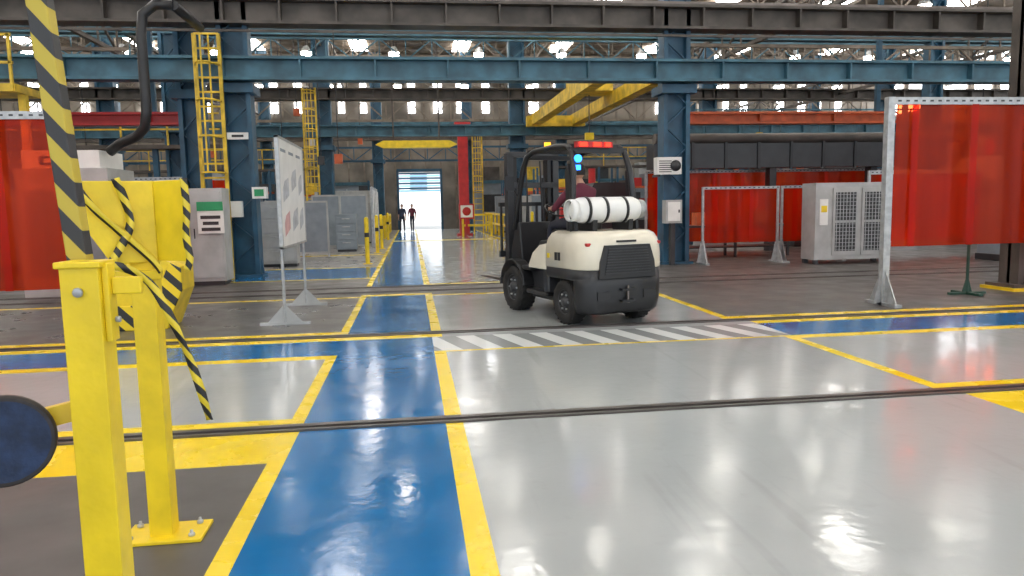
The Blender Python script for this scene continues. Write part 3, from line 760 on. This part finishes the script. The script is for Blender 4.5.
gr.box((-.622,.02,.80),(-.606,.07,.90), M_black); gr.box((-.622,.10,.80),(-.606,.15,.90), M_black); gr.box((-.622,.30,.82),(-.606,.35,.88), M_yel)
gr.done(fk)
for s in (-1, 1):
    tl = MB('tail_lamp'); tl.box((s*.50-.035,-.50,.99),(s*.50+.035,-.40,1.03), M_redp); tl.done(fk, bevel=.01)
ch = MB('chassis')
ch.box((-.42,.3,.22),(.42,1.75,.62), M_dk)
for s in (-1,1):
    x0, x1 = sorted((s*.42, s*.60))
    ch.box((x0,.42,.30),(x1,1.02,.36), M_black); ch.box((x0,.36,.36),(x1,.5,.66), M_dk)
    arc = [(1.5+.40*math.cos(a), .34+.40*math.sin(a)) for a in [math.radians(k) for k in range(15,176,16)]]
    arci = [(1.5+.36*math.cos(a), .34+.36*math.sin(a)) for a in [math.radians(k) for k in range(175,14,-16)]]
    ch.prism(arc+arci, lambda q:(x0,q[0],q[1]), lambda q:(x1+.0,q[0],q[1]), M_black)
ch.box((-.55,.98,.60),(.55,1.45,.66), M_dk)
ch.prism([(1.40,.62),(1.78,.62),(1.78,.85),(1.62,1.22),(1.50,1.26),(1.46,1.0)], lambda q:(-.46,q[0],q[1]), lambda q:(.46,q[0],q[1]), M_black)
ch.prism([(.3,.62),(.98,.62),(.95,.9),(.86,1.02),(.3,1.06)], lambda q:(-.46,q[0],q[1]), lambda q:(.46,q[0],q[1]), M_black)
ch.done(fk, bevel=.02)
def wheel(x, y, r, w, s):
    t = MB('wheel'); o_ = (x-s*w/2, y, r)
    t.lathe([(r*.55,0),(r*.9,0),(r*.985,w*.12),(r,w*.3),(r,w*.7),(r*.985,w*.88),(r*.9,w),(r*.6,w),(r*.56,w*.9),(r*.45,w*.78),(r*.2,w*.8),(r*.18,w*.98),(0,w)], o_, (s,0,0), M_rub, 32)
    t.lathe([(r*.56,w*.92),(r*.5,w*.80),(r*.22,w*.84),(r*.2,w*1.0),(0,w*1.02)], o_, (s,0,0), M_dk, 24)
    for k in range(6):
        a = k*math.pi/3; t.lathe([(0,0),(.014,0),(.014,.02),(0,.02)], (x+s*(w*.35), y+math.cos(a)*r*.36, r+math.sin(a)*r*.36), (s,0,0), M_galv, 6)
    for k in range(22):
        a = k*2*math.pi/22; c_, s_ = math.cos(a), math.sin(a)
        for q in (0, 1):
            xa = x-w*.42 if q else x+.02; xb = x-.02 if q else x+w*.42; a2 = a+q*.14
            t.beam((xa,y+math.cos(a2)*r*.985,r+math.sin(a2)*r*.985),(xb,y+math.cos(a2+.08)*r*.985,r+math.sin(a2+.08)*r*.985), .035,.018, M_rub, up=(0,c_,s_))
    t.done(fk)
for s in (-1,1): wheel(s*.49, .0, .28, .2, s); wheel(s*.47, 1.5, .33, .25, s)
ms = MB('mast')
for s in (-1,1):
    ms.box((s*.38-.05,1.92,.1),(s*.38+.05,2.04,2.26), M_dk); ms.box((s*.29-.035,1.96,.12),(s*.29+.035,2.10,2.22), M_black)
    ms.cyl((s*.2,2.0,.15),(s*.2,2.0,1.9), .035, M_black); ms.cyl((s*.3,1.5,.55),(s*.36,1.95,.85), .035, M_dk)
    ms.tube([(s*.12,1.94,2.15),(s*.12,1.9,1.6),(s*.16,1.88,.9)], .015, M_black)
for z in (.25,.95,1.75,2.2): ms.box((-.42,1.92,z),(.42,2.0,z+.08), M_dk)
ms.box((-.48,2.12,.32),(.48,2.17,.42), M_dk); ms.box((-.48,2.12,.72),(.48,2.17,.82), M_dk)
for k in range(7): ms.box((-.46+k*.15,2.12,.8),(-.43+k*.15,2.16,1.5), M_dk)
ms.box((-.48,2.12,1.48),(.48,2.17,1.54), M_dk)
for s in (-1,1):
    ms.box((s*.3-.06,2.17,.33),(s*.3+.06,2.22,.85), M_steel)
    ms.prism([(2.17,.33),(3.2,.345),(3.2,.36),(2.9,.375),(2.17,.38)], lambda q:(s*.3-.06,q[0],q[1]), lambda q:(s*.3+.06,q[0],q[1]), M_steel)
ms.done(fk, bevel=.006)
og = MB('overhead_guard')
for s in (-1,1):
    og.tube([(s*.46,1.62,1.15),(s*.45,1.55,1.5),(s*.42,1.40,2.02),(s*.41,1.30,2.16),(s*.40,1.1,2.22),(s*.39,.5,2.24),(s*.38,.2,2.22),(s*.39,.08,2.14),(s*.42,.0,1.9),(s*.45,-.03,1.5),(s*.46,-.04,1.1)], .040, M_black, 8)
    og.prism([(-.12,1.1),(.10,1.1),(.11,1.5),(.13,1.9),(.06,2.0),(-.04,1.7),(-.10,1.4)], lambda q:(s*.45-.02,q[0],q[1]), lambda q:(s*.45+.02,q[0],q[1]), M_black)
for y in (1.3,1.1,.95,.8,.65,.5,.35,.2): og.beam((-.4,y,2.23),(.4,y,2.23), .03,.05, M_black)
og.beam((-.42,.1,2.17),(.42,.1,2.17), .06,.07, M_black); og.beam((-.42,1.32,2.15),(.42,1.32,2.15), .06,.06, M_black)
og.tube([(-.46,1.5,1.6),(-.56,1.48,1.75),(-.6,1.47,1.8)], .01, M_black); og.box((-.68,1.46,1.7),(-.54,1.48,1.9), M_black)
og.done(fk)
lb = MB('warning_lights')
lb.box((-.36,.0,2.20),(.16,.08,2.27), M_redp); lb.box((-.33,-.012,2.21),(-.22,0,2.26), M_lampr); lb.box((-.13,-.012,2.21),(-.02,0,2.26), M_lampr); lb.box((.04,-.012,2.21),(.12,.0,2.26), M_lampr)
lb.cyl((-.35,.02,2.06),(-.35,.10,2.06), .055, M_black, seg=16); lb.cyl((-.35,-.01,2.06),(-.35,.02,2.06), .048, M_lampb, seg=16)
lb.box((-.39,-.01,1.92),(-.32,.06,1.98), M_lampb); lb.beam((-.35,.08,1.93),(-.35,.1,2.18), .02,.02, M_black)
lb.cyl((-.30,.9,2.26),(-.30,.9,2.33), .045, M_lampy, seg=12)
lb.done(fk)
tk = MB('gas_cylinder')
tk.lathe([(0,-.50),(.07,-.49),(.13,-.45),(.158,-.38),(.16,-.3),(.16,.3),(.158,.38),(.13,.45),(.07,.49),(0,.50)], (-.03,-.12,1.42), (1,0,0), M_white, 28)
for x in (-.34,-.09,.2): tk.lathe([(.163,-.02),(.168,-.02),(.168,.02),(.163,.02)], (x,-.12,1.42), (1,0,0), M_black, 28)
tk.lathe([(.10,.42),(.12,.42),(.12,.54),(.10,.54)], (-.03,-.12,1.42), (1,0,0), M_galv, 20); tk.cyl((.44,-.12,1.42),(.5,-.12,1.42), .03, M_steel)
tk.lathe([(.12,-.53),(.135,-.53),(.135,-.44),(.12,-.44)], (-.03,-.12,1.42), (1,0,0), M_white, 20)
for x in (-.3,.22): tk.prism([(-.3,1.14),(.06,1.14),(.08,1.3),(-.0,1.26),(-.24,1.26),(-.32,1.3)], lambda q:(x-.03,q[0],q[1]), lambda q:(x+.03,q[0],q[1]), M_black)
tk.done(fk)
st = MB('driver_seat')
st.prism([(.42,1.05),(.92,1.05),(.95,1.12),(.90,1.16),(.45,1.14)], lambda q:(-.25,q[0],q[1]), lambda q:(.25,q[0],q[1]), M_black)
st.prism([(.38,1.10),(.48,1.10),(.42,1.46),(.36,1.50),(.31,1.46)], lambda q:(-.23,q[0],q[1]), lambda q:(.23,q[0],q[1]), M_black)
st.done(fk, bevel=.03, bseg=3)
sw = MB('steering_wheel')
cc = Vector((0,1.22,1.42)); ax = Vector((0,-.5,.87)); e1 = Vector((1,0,0)); e2 = ax.cross(e1)
sw.tube([cc+(e1*math.cos(a)+e2*math.sin(a))*.17 for a in [2*math.pi*k/24 for k in range(25)]], .014, M_black, 6)
for a in (0,2.1,4.2): sw.beam(cc, cc+(e1*math.cos(a)+e2*math.sin(a))*.17, .025,.012, M_black)
sw.cyl(cc, (0,1.5,1.05), .03, M_black); sw.done(fk)

J = dict(pelvis=(.02,.60,1.26), spine=(.02,.57,1.42), chest=(.03,.59,1.60), neck=(.03,.61,1.76), skull=(.03,.63,1.86))
for s, sg in (('L',-1),('R',1)):
    J['sh'+s] = (sg*.19+.02,.59,1.66); J['el'+s] = (sg*.27,.80,1.43); J['wr'+s] = (sg*.18,1.02,1.45); J['pa'+s] = (sg*.155,1.09,1.455)
    J['hip'+s] = (sg*.10+.01,.66,1.24); J['kn'+s] = (sg*.15,1.08,1.22); J['an'+s] = (sg*.14,1.20,.76); J['to'+s] = (sg*.14,1.36,.71)
person('forklift_operator', J, (M_shirt, M_trs, M_shoe), FK, (.03,.65,1.93), look=(-.35,1))
def walker(x, y, rot, shirt, ph):
    J = dict(pelvis=(0,0,.92), spine=(0,0,1.08), chest=(0,.01,1.25), neck=(0,.01,1.42), skull=(0,.02,1.5))
    for s, sg in (('L',-1),('R',1)):
        q = sg*ph
        J['sh'+s] = (sg*.18,0,1.34); J['el'+s] = (sg*.22,-q*.08,1.07); J['wr'+s] = (sg*.22,-q*.12+.08,.84); J['pa'+s] = (sg*.22,-q*.13+.10,.76)
        J['hip'+s] = (sg*.09,0,.86); J['kn'+s] = (sg*.10,q*.12+.04,.47); J['an'+s] = (sg*.10,q*.2-.02,.08); J['to'+s] = (sg*.11,q*.2+.12,.035)
    person('worker', J, (shirt, M_trs, M_shoe), Matrix.Translation((x,y,0)) @ Matrix.Rotation(rot,4,'Z'), (0,.03,1.57))
walker(-.55, 45.5, math.radians(175), M_shirt2, 1)
walker(.05, 46.3, math.radians(160), M_shirt, -.6)

# ------------------------------------------------------------------ world, light, camera
wd = bpy.data.worlds.new('sky'); scn.world = wd; wd.use_nodes = True
bg = wd.node_tree.nodes['Background']; bg.inputs[0].default_value = (.84,.92,1,1); bg.inputs[1].default_value = 1.9
sun = bpy.data.lights.new('sun','SUN'); sun.energy = 9; sun.angle = .02; so = bpy.data.objects.new('sun', sun); scn.collection.objects.link(so); so.rotation_euler = (math.radians(38),0,math.radians(10))
cam = bpy.data.cameras.new('camera'); co = bpy.data.objects.new('camera', cam); scn.collection.objects.link(co)
cam.sensor_width = 36; cam.lens = 26.02; cam.clip_end = 300; cam.clip_start = .05
rt = Vector((.9908,-.1344,-.01888)); upv = Vector((.03356,.1078,.9936)); fw = Vector((.1315,.9851,-.11133))
mw = Matrix(((rt.x,upv.x,-fw.x,0),(rt.y,upv.y,-fw.y,0),(rt.z,upv.z,-fw.z,1.5),(0,0,0,1)))
co.matrix_world = mw
scn.camera = co
